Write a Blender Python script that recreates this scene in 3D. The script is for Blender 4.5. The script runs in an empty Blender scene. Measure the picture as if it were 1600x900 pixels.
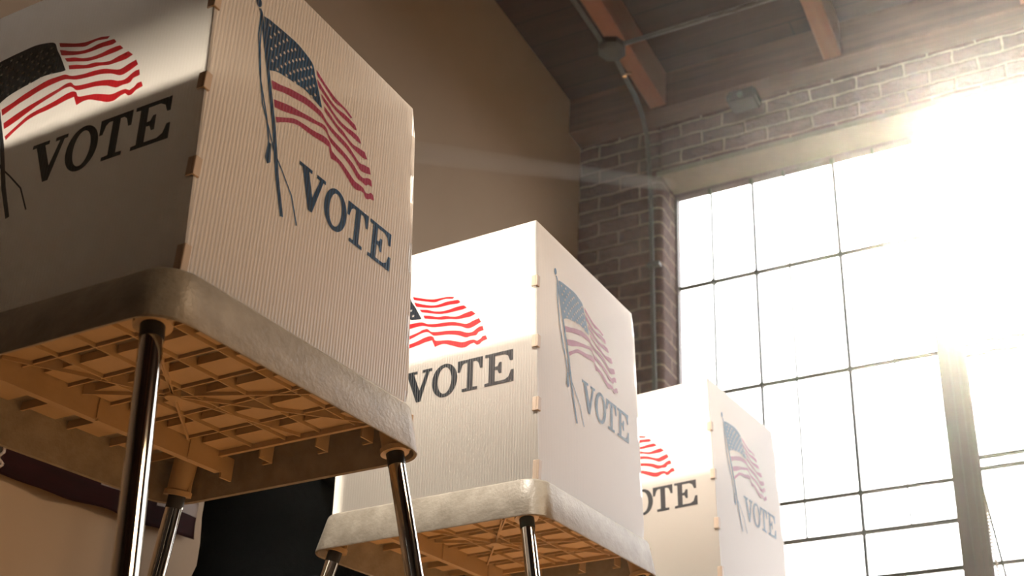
import bpy, bmesh, math, random
from mathutils import Vector, Matrix
PI = math.pi
random.seed(4)
scene = bpy.context.scene
COL = scene.collection

# ------------------------------------------------------------------ camera
CAM_Z = 0.33
FLOOR = 0.0
cam_data = bpy.data.cameras.new('camera')
cam = bpy.data.objects.new('camera', cam_data)
COL.objects.link(cam)
cam_data.sensor_width = 36.0
cam_data.lens = 1669.96 / 1600 * 36
cam_data.shift_x = -0.183557
cam_data.shift_y = 0.139198
cam_data.clip_start = 0.02
yaw, pit, rol = math.radians(20.66807), math.radians(23.1254), math.radians(-1.31043)
_f = Vector((-math.sin(yaw) * math.cos(pit), math.cos(yaw) * math.cos(pit), math.sin(pit)))
_r = Vector((math.cos(yaw), math.sin(yaw), 0))
_u = _r.cross(_f)
_r2 = _r * math.cos(rol) + _u * math.sin(rol)
_u2 = -_r * math.sin(rol) + _u * math.cos(rol)
m = Matrix((_r2, _u2, -_f)).transposed().to_4x4()
m.translation = Vector((0, 0, CAM_Z))
cam.matrix_world = m
cam_data.dof.use_dof = True
cam_data.dof.focus_distance = 1.72
cam_data.dof.aperture_fstop = 5.6
scene.camera = cam

# ------------------------------------------------------------------ light, world, exposure
SUN_DIR = Vector((-0.036, 0.8876, 0.5590)).normalized()   # towards the sun
SKY = 6.2
sun_data = bpy.data.lights.new('sun', 'SUN')
sun_data.energy = 62.0
sun_data.angle = math.radians(2.5)
sun_data.color = (1.0, 0.90, 0.75)
sun = bpy.data.objects.new('sun', sun_data)
sun.rotation_euler = SUN_DIR.to_track_quat('Z', 'Y').to_euler()
sun.location = (0, 8, 5)
COL.objects.link(sun)

world = bpy.data.worlds.new('sky')
scene.world = world
world.use_nodes = True
bg = world.node_tree.nodes['Background']
# bright overcast sky above the horizon, darker ground below it
_wt = world.node_tree
_tc = _wt.nodes.new('ShaderNodeTexCoord')
_sp = _wt.nodes.new('ShaderNodeSeparateXYZ')
_rp = _wt.nodes.new('ShaderNodeValToRGB')
_rp.color_ramp.elements[0].position = 0.0
_rp.color_ramp.elements[0].color = (0.13, 0.10, 0.07, 1)
_rp.color_ramp.elements[1].position = 0.06
_rp.color_ramp.elements[1].color = (1.0, 0.98, 0.97, 1)
_wt.links.new(_tc.outputs['Generated'], _sp.inputs[0])
_wt.links.new(_sp.outputs[2], _rp.inputs[0])
_wt.links.new(_rp.outputs[0], bg.inputs['Color'])
bg.inputs['Strength'].default_value = SKY

WX0, WX1, WZ0, WZ1 = -1.603, 1.05, 0.35, 3.404            # window opening
YW, YG, YP = 3.812, 4.0, 3.69                             # brick face, glass plane, timber plate face
portal_data = bpy.data.lights.new('window_portal', 'AREA')
portal_data.shape = 'RECTANGLE'
portal_data.size = WX1 - WX0
portal_data.size_y = WZ1 - WZ0
portal_data.cycles.is_portal = True
portal = bpy.data.objects.new('window_portal', portal_data)
portal.location = ((WX0 + WX1) / 2, YG + 0.12, (WZ0 + WZ1) / 2)
portal.rotation_euler = (-PI / 2, 0, 0)
COL.objects.link(portal)

# warm fill added out of view on the right to brighten the side panels
side_data = bpy.data.lights.new('side_fill_light', 'AREA')
side_data.shape = 'RECTANGLE'
side_data.size = 0.7
side_data.size_y = 0.5
side_data.energy = 3.0
side_data.color = (1.0, 0.70, 0.44)
side = bpy.data.objects.new('side_fill_light', side_data)
side.location = (1.7, 1.25, 3.0)
side.rotation_euler = (Vector((-1.2, 1.15, 1.0)) - Vector(side.location)).to_track_quat('-Z', 'Y').to_euler()
side_data.spread = math.radians(40)
COL.objects.link(side)
# two unseen fill spots added to brighten the rear booths' front panels
for _x, _y, _z, _tx, _ty, _tz in ((-0.97, 1.00, 2.1, -1.12, 1.56, 1.10), (-0.93, 1.80, 2.1, -1.05, 2.36, 1.10)):
    _ld = bpy.data.lights.new('fill_spot', 'SPOT')
    _ld.energy = 145.0
    _ld.color = (1.0, 0.90, 0.78)
    _ld.spot_size = math.radians(56)
    _ld.spot_blend = 0.8
    _ld.shadow_soft_size = 0.12
    _lo = bpy.data.objects.new('fill_spot', _ld)
    _lo.location = (_x, _y, _z)
    _lo.rotation_euler = (Vector((_tx, _ty, _tz)) - Vector((_x, _y, _z))).to_track_quat('-Z', 'Y').to_euler()
    COL.objects.link(_lo)

scene.view_settings.view_transform = 'Standard'
scene.view_settings.look = 'None'
scene.view_settings.gamma = 1.0
scene.view_settings.use_curve_mapping = False
scene.view_settings.exposure = 0.0
cy = scene.cycles
cy.use_denoising = True
cy.max_bounces = 10
cy.diffuse_bounces = 5
cy.glossy_bounces = 4
cy.transmission_bounces = 6
cy.transparent_max_bounces = 12
cy.volume_bounces = 0
cy.sample_clamp_indirect = 6.0
cy.caustics_reflective = False
cy.caustics_refractive = False

# ------------------------------------------------------------------ materials
def new_mat(name):
    mt = bpy.data.materials.new(name)
    mt.use_nodes = True
    nt = mt.node_tree
    for n in list(nt.nodes):
        nt.nodes.remove(n)
    out = nt.nodes.new('ShaderNodeOutputMaterial')
    return mt, nt, out

def N(nt, kind, **kw):
    n = nt.nodes.new(kind)
    for k, v in kw.items():
        if k in n.inputs:
            n.inputs[k].default_value = v
        else:
            setattr(n, k, v)
    return n

def principled(name, col, rough=0.5, metal=0.0, spec=0.5, noise=None, bump=None, coat=0.0):
    """noise = (scale, colour2, amount[, stretch]) ; bump = (scale, strength)"""
    mt, nt, out = new_mat(name)
    b = N(nt, 'ShaderNodeBsdfPrincipled', Roughness=rough, Metallic=metal)
    b.inputs['Base Color'].default_value = (*col, 1)
    b.inputs['Specular IOR Level'].default_value = spec
    b.inputs['Coat Weight'].default_value = coat
    nt.links.new(b.outputs[0], out.inputs['Surface'])
    tc = N(nt, 'ShaderNodeTexCoord')
    if noise:
        mp = N(nt, 'ShaderNodeMapping')
        nt.links.new(tc.outputs['Object'], mp.inputs[0])
        if len(noise) > 3:
            mp.inputs['Scale'].default_value = noise[3]
        nz = N(nt, 'ShaderNodeTexNoise', Scale=noise[0], Detail=5.0, Roughness=0.6)
        nt.links.new(mp.outputs[0], nz.inputs['Vector'])
        rp = N(nt, 'ShaderNodeValToRGB')
        rp.color_ramp.elements[0].position = 0.5 - noise[2] / 2
        rp.color_ramp.elements[1].position = 0.5 + noise[2] / 2
        rp.color_ramp.elements[0].color = (*noise[1], 1)
        rp.color_ramp.elements[1].color = (*col, 1)
        nt.links.new(nz.outputs['Fac'], rp.inputs[0])
        nt.links.new(rp.outputs[0], b.inputs['Base Color'])
    if bump:
        nz2 = N(nt, 'ShaderNodeTexNoise', Scale=bump[0], Detail=4.0)
        nt.links.new(tc.outputs['Object'], nz2.inputs['Vector'])
        bp = N(nt, 'ShaderNodeBump', Strength=bump[1], Distance=0.01)
        nt.links.new(nz2.outputs['Fac'], bp.inputs['Height'])
        nt.links.new(bp.outputs[0], b.inputs['Normal'])
    return mt

def sheet_mat(name, col, tcol, trans, axis, rough=0.35, spec=0.35, pitch=0.0058, depth=0.35, gloss=0.12):
    """fluted translucent plastic: flutes are vertical, spaced along the given local axis"""
    mt, nt, out = new_mat(name)
    tc = N(nt, 'ShaderNodeTexCoord')
    sp = N(nt, 'ShaderNodeSeparateXYZ')
    nt.links.new(tc.outputs['Object'], sp.inputs[0])
    mu = N(nt, 'ShaderNodeMath', operation='MULTIPLY')
    mu.inputs[1].default_value = 2 * PI / pitch
    nt.links.new(sp.outputs[axis], mu.inputs[0])
    sn = N(nt, 'ShaderNodeMath', operation='SINE')
    nt.links.new(mu.outputs[0], sn.inputs[0])
    mr = N(nt, 'ShaderNodeMapRange')
    mr.inputs['From Min'].default_value = -1
    mr.inputs['To Min'].default_value = trans * (1 - depth)
    mr.inputs['To Max'].default_value = trans
    nt.links.new(sn.outputs[0], mr.inputs['Value'])
    bp = N(nt, 'ShaderNodeBump', Strength=0.2, Distance=0.0006)
    nt.links.new(sn.outputs[0], bp.inputs['Height'])
    nz = N(nt, 'ShaderNodeTexNoise', Scale=5.0, Detail=3.0)
    nt.links.new(tc.outputs['Object'], nz.inputs['Vector'])
    mx = N(nt, 'ShaderNodeMix', data_type='RGBA')
    mx.inputs[6].default_value = (col[0] * 0.93, col[1] * 0.92, col[2] * 0.9, 1)
    mx.inputs[7].default_value = (*col, 1)
    nt.links.new(nz.outputs['Fac'], mx.inputs[0])
    df = N(nt, 'ShaderNodeBsdfDiffuse')
    nt.links.new(mx.outputs[2], df.inputs['Color'])
    nt.links.new(bp.outputs[0], df.inputs['Normal'])
    tr = N(nt, 'ShaderNodeBsdfTranslucent')
    tr.inputs['Color'].default_value = (*tcol, 1)
    ms = N(nt, 'ShaderNodeMixShader')
    nt.links.new(mr.outputs[0], ms.inputs[0])
    nt.links.new(df.outputs[0], ms.inputs[1])
    nt.links.new(tr.outputs[0], ms.inputs[2])
    gl = N(nt, 'ShaderNodeBsdfGlossy', Roughness=rough)
    gl.inputs['Color'].default_value = (1, 1, 1, 1)
    nt.links.new(bp.outputs[0], gl.inputs['Normal'])
    fr = N(nt, 'ShaderNodeFresnel', IOR=1.2 + spec)
    fm = N(nt, 'ShaderNodeMath', operation='MULTIPLY')
    fm.inputs[1].default_value = gloss * 8
    nt.links.new(fr.outputs[0], fm.inputs[0])
    ms2 = N(nt, 'ShaderNodeMixShader')
    nt.links.new(fm.outputs[0], ms2.inputs[0])
    nt.links.new(ms.outputs[0], ms2.inputs[1])
    nt.links.new(gl.outputs[0], ms2.inputs[2])
    nt.links.new(ms2.outputs[0], out.inputs['Surface'])
    return mt

def brick_mat(name):
    mt, nt, out = new_mat(name)
    tc = N(nt, 'ShaderNodeTexCoord')
    ge = N(nt, 'ShaderNodeNewGeometry')
    sp = N(nt, 'ShaderNodeSeparateXYZ')
    nt.links.new(tc.outputs['Object'], sp.inputs[0])
    sn = N(nt, 'ShaderNodeSeparateXYZ')
    nt.links.new(ge.outputs['True Normal'], sn.inputs[0])
    ab = N(nt, 'ShaderNodeMath', operation='ABSOLUTE')
    nt.links.new(sn.outputs[0], ab.inputs[0])
    # horizontal run: x on the face, y round the return of the jamb
    ad = N(nt, 'ShaderNodeMath', operation='SUBTRACT')
    nt.links.new(sp.outputs[0], ad.inputs[0])
    nt.links.new(sp.outputs[1], ad.inputs[1])
    cb = N(nt, 'ShaderNodeCombineXYZ')
    nt.links.new(ad.outputs[0], cb.inputs[0])
    nt.links.new(sp.outputs[2], cb.inputs[1])
    nz = N(nt, 'ShaderNodeTexNoise', Scale=9.0, Detail=3.0)
    nt.links.new(tc.outputs['Object'], nz.inputs['Vector'])
    vm = N(nt, 'ShaderNodeVectorMath', operation='MULTIPLY_ADD')
    vm.inputs[1].default_value = (0.026, 0.026, 0)
    nt.links.new(nz.outputs['Color'], vm.inputs[0])
    nt.links.new(cb.outputs[0], vm.inputs[2])
    br = N(nt, 'ShaderNodeTexBrick')
    br.offset = 0.5
    br.inputs['Color1'].default_value = (0.070, 0.030, 0.022, 1)
    br.inputs['Color2'].default_value = (0.115, 0.050, 0.036, 1)
    br.inputs['Mortar'].default_value = (0.30, 0.21, 0.155, 1)
    br.inputs['Scale'].default_value = 1.0
    br.inputs['Mortar Size'].default_value = 0.0062
    br.inputs['Mortar Smooth'].default_value = 0.35
    br.inputs['Bias'].default_value = -0.1
    br.inputs['Brick Width'].default_value = 0.212
    br.inputs['Row Height'].default_value = 0.0735
    nt.links.new(vm.outputs[0], br.inputs['Vector'])
    nz2 = N(nt, 'ShaderNodeTexNoise', Scale=28.0, Detail=6.0, Roughness=0.7)
    nt.links.new(tc.outputs['Object'], nz2.inputs['Vector'])
    rp = N(nt, 'ShaderNodeMapRange')
    rp.inputs['From Min'].default_value = 0.3
    rp.inputs['From Max'].default_value = 0.7
    rp.inputs['To Min'].default_value = 0.62
    rp.inputs['To Max'].default_value = 1.25
    nt.links.new(nz2.outputs['Fac'], rp.inputs['Value'])
    mc = N(nt, 'ShaderNodeVectorMath', operation='SCALE')
    nt.links.new(br.outputs['Color'], mc.inputs[0])
    nt.links.new(rp.outputs[0], mc.inputs['Scale'])
    b = N(nt, 'ShaderNodeBsdfPrincipled', Roughness=0.85)
    nt.links.new(mc.outputs[0], b.inputs['Base Color'])
    mh = N(nt, 'ShaderNodeMath', operation='MULTIPLY_ADD')
    mh.inputs[1].default_value = -1.0
    nt.links.new(br.outputs['Fac'], mh.inputs[0])
    nt.links.new(nz2.outputs['Fac'], mh.inputs[2])
    bp = N(nt, 'ShaderNodeBump', Strength=0.7, Distance=0.012)
    nt.links.new(mh.outputs[0], bp.inputs['Height'])
    nt.links.new(bp.outputs[0], b.inputs['Normal'])
    nt.links.new(b.outputs[0], out.inputs['Surface'])
    return mt

def plank_mat(name, c1, c2, along='X', width=0.14, rough=0.6):
    """boards running along the given axis with dark joints and grain"""
    mt, nt, out = new_mat(name)
    tc = N(nt, 'ShaderNodeTexCoord')
    mp = N(nt, 'ShaderNodeMapping')
    nt.links.new(tc.outputs['Object'], mp.inputs[0])
    if along == 'Y':
        mp.inputs['Rotation'].default_value = (0, 0, PI / 2)
    br = N(nt, 'ShaderNodeTexBrick')
    br.offset = 0.37
    br.inputs['Color1'].default_value = (*c1, 1)
    br.inputs['Color2'].default_value = (*c2, 1)
    br.inputs['Mortar'].default_value = (c1[0] * 0.15, c1[1] * 0.15, c1[2] * 0.15, 1)
    br.inputs['Scale'].default_value = 1.0
    br.inputs['Mortar Size'].default_value = 0.003
    br.inputs['Brick Width'].default_value = 2.4
    br.inputs['Row Height'].default_value = width
    nt.links.new(mp.outputs[0], br.inputs['Vector'])
    mp2 = N(nt, 'ShaderNodeMapping')
    mp2.inputs['Scale'].default_value = (1.5, 22, 22) if along == 'X' else (22, 1.5, 22)
    nt.links.new(tc.outputs['Object'], mp2.inputs[0])
    nz = N(nt, 'ShaderNodeTexNoise', Scale=1.6, Detail=6.0, Roughness=0.65)
    nt.links.new(mp2.outputs[0], nz.inputs['Vector'])
    rp = N(nt, 'ShaderNodeMapRange')
    rp.inputs['From Min'].default_value = 0.3
    rp.inputs['From Max'].default_value = 0.7
    rp.inputs['To Min'].default_value = 0.65
    rp.inputs['To Max'].default_value = 1.2
    nt.links.new(nz.outputs['Fac'], rp.inputs['Value'])
    mc = N(nt, 'ShaderNodeVectorMath', operation='SCALE')
    nt.links.new(br.outputs['Color'], mc.inputs[0])
    nt.links.new(rp.outputs[0], mc.inputs['Scale'])
    b = N(nt, 'ShaderNodeBsdfPrincipled', Roughness=rough)
    nt.links.new(mc.outputs[0], b.inputs['Base Color'])
    nt.links.new(b.outputs[0], out.inputs['Surface'])
    return mt

M = {}
WHITE, TW = (0.84, 0.81, 0.76), (0.97, 0.94, 0.90)
M['sheet_x'] = sheet_mat('fluted_sheet_front', WHITE, TW, 0.72, 0, depth=0.18)
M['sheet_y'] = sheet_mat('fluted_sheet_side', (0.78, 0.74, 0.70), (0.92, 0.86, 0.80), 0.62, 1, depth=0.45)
M['navy_x'] = sheet_mat('navy_ink_front', (0.004, 0.009, 0.018), (0.032, 0.042, 0.052), 0.6, 0, depth=0.8, spec=0.3, rough=0.3, gloss=0.1)
M['navy_y'] = sheet_mat('veiled_navy_ink_side', (0.006, 0.012, 0.022), (0.10, 0.42, 0.86), 0.75, 1, depth=0.5, spec=0.3, rough=0.3, gloss=0.10)  # pale blue transmitted tint puts the washed-out light veil into the ink
M['red_x'] = sheet_mat('red_ink_front', (0.40, 0.010, 0.016), (0.60, 0.016, 0.026), 0.6, 0, spec=0.3, rough=0.3, gloss=0.1)
M['red_y'] = sheet_mat('veiled_red_ink_side', (0.36, 0.012, 0.020), (0.85, 0.30, 0.66), 0.75, 1, spec=0.3, rough=0.3, gloss=0.10)  # pink transmitted tint carries the same light veil
M['tab'] = sheet_mat('hinge_tab_plastic', (0.68, 0.55, 0.44), (0.6, 0.45, 0.3), 0.4, 0, depth=0.1)
M['table'] = principled('moulded_grey_plastic', (0.31, 0.285, 0.24), 0.42, noise=(26, (0.21, 0.19, 0.155), 0.35), bump=(160, 0.12))
M['under'] = principled('bounce_lit_plastic_underside', (0.52, 0.40, 0.25), 0.5, noise=(14, (0.44, 0.33, 0.20), 0.4), bump=(120, 0.06))  # same plastic as the sides; warm floor bounce put into its colour
M['chrome'] = principled('chromed_steel', (0.66, 0.64, 0.60), 0.06, metal=1.0)
M['black'] = principled('black_rubber', (0.012, 0.012, 0.012), 0.5)
M['brick'] = brick_mat('old_red_brick')
M['wall'] = principled('beige_painted_plaster', (0.44, 0.34, 0.24), 0.8, noise=(1.6, (0.40, 0.305, 0.21), 0.5), bump=(30, 0.08))
M['lintel'] = principled('grey_painted_lintel', (0.20, 0.175, 0.13), 0.7, noise=(7, (0.15, 0.13, 0.10), 0.5))
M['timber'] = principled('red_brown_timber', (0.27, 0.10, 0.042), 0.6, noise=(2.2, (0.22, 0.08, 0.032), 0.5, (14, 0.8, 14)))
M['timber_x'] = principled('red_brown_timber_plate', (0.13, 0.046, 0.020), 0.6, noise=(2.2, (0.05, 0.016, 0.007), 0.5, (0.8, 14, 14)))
M['ceiling'] = plank_mat('ceiling_boards', (0.030, 0.009, 0.005), (0.045, 0.014, 0.007), 'X', 0.15)
M['floor'] = plank_mat('oak_floor_boards', (0.15, 0.078, 0.030), (0.18, 0.093, 0.037), 'Y', 0.12, 0.45)
M['absorber'] = principled('dark_brown_absorber', (0.035, 0.022, 0.014), 0.95, spec=0.1, bump=(220, 0.4))
M['dark_wall'] = principled('dark_panelled_wall', (0.07, 0.042, 0.026), 0.7, noise=(3, (0.05, 0.03, 0.018), 0.5))
M['steel'] = principled('dark_painted_steel', (0.030, 0.040, 0.026), 0.45)
M['mullion'] = principled('brown_painted_steel', (0.10, 0.072, 0.074), 0.5, noise=(6, (0.07, 0.05, 0.05), 0.5, (1, 1, 0.15)))
M['conduit'] = principled('dull_galvanised_conduit', (0.085, 0.075, 0.065), 0.5, metal=0.0)
M['box'] = principled('grey_junction_box_metal', (0.06, 0.055, 0.05), 0.55, metal=0.0)
M['iron'] = principled('dark_iron', (0.02, 0.016, 0.013), 0.8, spec=0.2)
M['glint'] = principled('bright_zinc', (0.7, 0.68, 0.62), 0.25, metal=1.0)
M['banner'] = principled('dark_red_cloth', (0.05, 0.004, 0.006), 0.9, noise=(9, (0.025, 0.002, 0.003), 0.4, (1, 1, 4)))
M['banner_white'] = principled('white_cloth', (0.62, 0.56, 0.55), 0.9)
M['coat'] = principled('near_black_navy_cloth', (0.003, 0.0035, 0.0035), 1.0, spec=0.0, bump=(60, 0.2))
M['trousers'] = principled('black_trouser_cloth', (0.010, 0.010, 0.013), 0.95, spec=0.1)
M['skin'] = principled('skin', (0.42, 0.24, 0.16), 0.55)
M['hair'] = principled('dark_hair', (0.02, 0.013, 0.009), 0.6)

mt, nt, out = new_mat('window_glass')
tb = N(nt, 'ShaderNodeBsdfTransparent')
gb = N(nt, 'ShaderNodeBsdfGlossy', Roughness=0.02)
ms = N(nt, 'ShaderNodeMixShader')
ms.inputs[0].default_value = 0.05
nt.links.new(tb.outputs[0], ms.inputs[1])
nt.links.new(gb.outputs[0], ms.inputs[2])
nt.links.new(ms.outputs[0], out.inputs['Surface'])
M['glass'] = mt

# ------------------------------------------------------------------ mesh helpers
def obj(name, bm, mats, parent=None, smooth=False, recalc=True):
    if recalc:
        bmesh.ops.recalc_face_normals(bm, faces=bm.faces)
    me = bpy.data.meshes.new(name)
    bm.to_mesh(me)
    bm.free()
    for mm in (mats if isinstance(mats, (list, tuple)) else [mats]):
        me.materials.append(mm)
    if smooth:
        for p in me.polygons:
            p.use_smooth = True
        if smooth == 'auto':
            try:
                me.set_sharp_from_angle(angle=math.radians(40))
            except Exception:
                pass
    o = bpy.data.objects.new(name, me)
    COL.objects.link(o)
    if parent:
        o.parent = parent
    return o

def box(bm, x0, x1, y0, y1, z0, z1, mi=0):
    v = [bm.verts.new((x, y, z)) for x in (x0, x1) for y in (y0, y1) for z in (z0, z1)]
    for q in ((0, 1, 3, 2), (4, 6, 7, 5), (0, 4, 5, 1), (2, 3, 7, 6), (0, 2, 6, 4), (1, 5, 7, 3)):
        f = bm.faces.new([v[i] for i in q])
        f.material_index = mi
    return v

def slab(bm, p, q, w, z0, z1):
    """upright rib from p to q (xy), thickness w"""
    p, q = Vector(p), Vector(q)
    d = (q - p).normalized()
    n = Vector((-d.y, d.x)) * w / 2
    base = [p + n, q + n, q - n, p - n]
    lo = [bm.verts.new((b.x, b.y, z0)) for b in base]
    hi = [bm.verts.new((b.x, b.y, z1)) for b in base]
    bm.faces.new(lo); bm.faces.new(hi)
    for i in range(4):
        j = (i + 1) % 4
        bm.faces.new((lo[i], lo[j], hi[j], hi[i]))

def tube(bm, pts, r, seg=16, cap=True, mi=0):
    pts = [Vector(p) for p in pts]
    rs = r if isinstance(r, (list, tuple)) else [r] * len(pts)
    rings = []
    ref = None
    for i, p in enumerate(pts):
        d = (pts[min(i + 1, len(pts) - 1)] - pts[max(i - 1, 0)]).normalized()
        if ref is None:
            ref = d.orthogonal().normalized()
        a = (ref - d * ref.dot(d)).normalized()
        ref = a
        b = d.cross(a)
        rings.append([bm.verts.new(p + (a * math.cos(2 * PI * k / seg) + b * math.sin(2 * PI * k / seg)) * rs[i]) for k in range(seg)])
    for i in range(len(rings) - 1):
        for k in range(seg):
            f = bm.faces.new((rings[i][k], rings[i][(k + 1) % seg], rings[i + 1][(k + 1) % seg], rings[i + 1][k]))
            f.material_index = mi
    if cap:
        bm.faces.new(rings[0]).material_index = mi
        bm.faces.new(rings[-1]).material_index = mi

def rrect(x0, x1, y0, y1, r, n=8):
    pts = []
    for cx, cy_, a0 in ((x1 - r, y1 - r, 0), (x0 + r, y1 - r, PI / 2), (x0 + r, y0 + r, PI), (x1 - r, y0 + r, 3 * PI / 2)):
        for k in range(n + 1):
            a = a0 + k * PI / 2 / n
            pts.append((cx + r * math.cos(a), cy_ + r * math.sin(a)))
    return pts

def loft(bm, rings, close_first=False, close_last=False):
    vr = [[bm.verts.new(p) for p in r] for r in rings]
    n = len(vr[0])
    for i in range(len(vr) - 1):
        for k in range(n):
            bm.faces.new((vr[i][k], vr[i][(k + 1) % n], vr[i + 1][(k + 1) % n], vr[i + 1][k]))
    if close_first:
        bm.faces.new(vr[0])
    if close_last:
        bm.faces.new(vr[-1])

def tag(o, label=None, cat=None, group=None, kind=None):
    if label: o['label'] = label
    if cat: o['category'] = cat
    if group: o['group'] = group
    if kind: o['kind'] = kind
    return o

def empty(name, loc=(0, 0, 0), rz=0):
    o = bpy.data.objects.new(name, None)
    COL.objects.link(o)
    o.location = loc
    o.rotation_euler = (0, 0, rz)
    o.empty_display_size = 0.1
    return o

def struct(name, bm, mat, parent=None, smooth=False):
    o = obj(name, bm, mat, parent, smooth)
    if not parent:
        o['kind'] = 'structure'
    return o

def copy_tree(o, parent=None):
    c = o.copy()
    COL.objects.link(c)
    c.parent = parent
    for ch in list(o.children):
        copy_tree(ch, c)
    return c

# ------------------------------------------------------------------ the room
XL, XR, YB, ZC = -2.033, 4.2, -3.2, 3.88
T = 0.30
bm = bmesh.new(); box(bm, XL - T, XR + T, YB - T, 4.2, -0.1, 0); struct('floor', bm, M['floor'])
bm = bmesh.new(); box(bm, XL + 0.01, XR - 0.01, YB + 0.01, 0.60, 0.0005, 0.006)  # unseen dark floor layer, added to stop sunlit bounce near the camera
bmesh.ops.bevel(bm, geom=bm.edges[:], offset=0.002, segments=1, affect='EDGES')
tag(obj('absorber', bm, M['absorber']), 'dark brown carpet added unseen in front of the booths to cut floor bounce', 'absorber')
bm = bmesh.new(); box(bm, XL - T, XR + T, YB - T, 4.2, ZC, ZC + 0.05); struct('ceiling', bm, M['ceiling'])
bm = bmesh.new(); box(bm, XL - T, XL, YB - T, YW, 0, ZC); struct('wall_left', bm, M['wall'])
bm = bmesh.new(); box(bm, XR, XR + T, YB, 4.2, 0, ZC); struct('wall_right', bm, M['wall'])
bm = bmesh.new(); box(bm, XL, XR + T, YB - T, YB, 0, ZC); struct('wall_front', bm, M['dark_wall'])

# brick window wall, one mesh with its opening and rounded jamb corner
bm = bmesh.new()
YO = 4.035
rj = 0.028
for s, xa, xb in ((1, XL - T, WX0), (-1, WX1, XR)):
    # pier outline in plan, with a rounded inner corner at the jamb
    xj = WX0 if s == 1 else WX1
    xe = XL - T if s == 1 else XR
    arc = [(xj - s * rj + s * rj * math.sin(k * PI / 12), YW + rj - rj * math.cos(k * PI / 12)) for k in range(7)]
    plan = [(xe, YW)] + arc + [(xj, YO), (xe, YO)]
    lo = [bm.verts.new((x, y, 0)) for x, y in plan]
    hi = [bm.verts.new((x, y, ZC)) for x, y in plan]
    bm.faces.new(lo); bm.faces.new(hi)
    for i in range(len(plan)):
        j = (i + 1) % len(plan)
        bm.faces.new((lo[i], lo[j], hi[j], hi[i]))
box(bm, WX0, WX1, YW, YO, WZ1, ZC)
box(bm, WX0, WX1, YW, YO, 0, WZ0)
struct('wall_back', bm, M['brick'])

# painted steel lintel plate under the brick head: pale nosing and grey soffit
bm = bmesh.new()
box(bm, WX0 + 0.001, WX1 - 0.001, YW - 0.006, YG - 0.03, WZ1 - 0.012, WZ1 - 0.0005)
box(bm, WX0 - 0.02, WX1 + 0.02, YW - 0.008, YW - 0.001, WZ1 - 0.014, WZ1 + 0.014)
struct('trim_1', bm, M['lintel'])
bm = bmesh.new(); box(bm, WX0 + 0.001, WX1 - 0.001, YW - 0.03, YG - 0.03, WZ0 + 0.0005, WZ0 + 0.03); struct('trim_2', bm, M['lintel'])

# timber wall plate and joists
bm = bmesh.new()
box(bm, XL, XR, YP, YW, 3.683, ZC)
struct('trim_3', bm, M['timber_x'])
bm = bmesh.new()
box(bm, XL, XR, YP + 0.045, YP + 0.05, 3.676, 3.683)
jx = [(-1.603, -1.525)] + [(-0.765 + i * 0.85, -0.683 + i * 0.85) for i in range(6) if -0.68 + i * 0.85 < XR - 0.1]
for i, (a, b_) in enumerate(jx):
    bmj = bmesh.new()
    box(bmj, a, b_, YB, YP, 3.69, ZC)
    bmesh.ops.bevel(bmj, geom=[e for e in bmj.edges if abs(e.verts[0].co.z - 3.69) < 1e-4 and abs(e.verts[1].co.z - 3.69) < 1e-4], offset=0.005, segments=1, affect='EDGES')
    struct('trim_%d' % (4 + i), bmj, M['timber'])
bm.free()

# ------------------------------------------------------------------ windows
def window(name, x0, x1, rows, cols, sash=False):
    """rows = [(z, thickness)], cols = [(x, thickness, z_low, z_high)]"""
    bm = bmesh.new()
    fr = 0.018
    yb0, yb1 = YG - 0.02, YG + 0.02
    box(bm, x0, x0 + fr * 0.6, yb0, yb1, WZ0 + 0.03, WZ1)
    box(bm, x1 - fr * 0.6, x1, yb0, yb1, WZ0 + 0.03, WZ1)
    box(bm, x0 + fr * 0.6, x1 - fr * 0.6, yb0, yb1, WZ0 + 0.03, WZ0 + 0.06)
    box(bm, x0 + fr * 0.6, x1 - fr * 0.6, yb0, yb1, WZ1 - 0.022, WZ1)
    w = struct(name, bm, M['mullion'])
    b2 = bmesh.new()
    for x, t, za, zb in cols:
        box(b2, x - t / 2, x + t / 2, YG - 0.012, YG + 0.012, za, zb)
        box(b2, x - t / 2 - 0.003, x + t / 2 + 0.003, YG - 0.026, YG - 0.014, WZ1 - 0.05, WZ1 - 0.0225) if zb > WZ1 - 0.05 else None
    for z, t in rows:
        box(b2, x0 + fr * 0.6, x1 - fr * 0.6, YG - 0.0115, YG + 0.0115, z - t / 2, z + t / 2)
        for x, t2, za, zb in cols:                       # cast bosses where the bars cross
            if za - 0.01 <= z <= zb + 0.01 and t2 > 0.005:
                vv = box(b2, x - 0.009, x + 0.009, YG - 0.015, YG + 0.015, z - 0.009, z + 0.009)
                bmesh.ops.rotate(b2, verts=vv, cent=(x, YG, z), matrix=Matrix.Rotation(PI / 4, 3, 'Y'))
    g = obj('glazing_bars', b2, M['steel'], w)
    b3 = bmesh.new()
    box(b3, x0 + fr * 0.6, x1 - fr * 0.6, YG + 0.013, YG + 0.016, WZ0 + 0.06, WZ1 - 0.022)
    obj('panes', b3, M['glass'], w)
    return w
lo_, hi_ = WZ0 + 0.06, WZ1 - 0.022
window('window_1', WX0, -0.452,
       [(2.883, 0.009), (2.318, 0.010), (1.766, 0.011), (1.600, 0.014), (1.414, 0.014), (1.16, 0.014)],
       [(-1.424, 0.0055, 1.60, hi_), (-1.217, 0.009, lo_, hi_), (-1.060, 0.0048, 1.60, hi_), (-0.828, 0.012, lo_, hi_), (-0.640, 0.0045, 1.60, hi_)])
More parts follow.
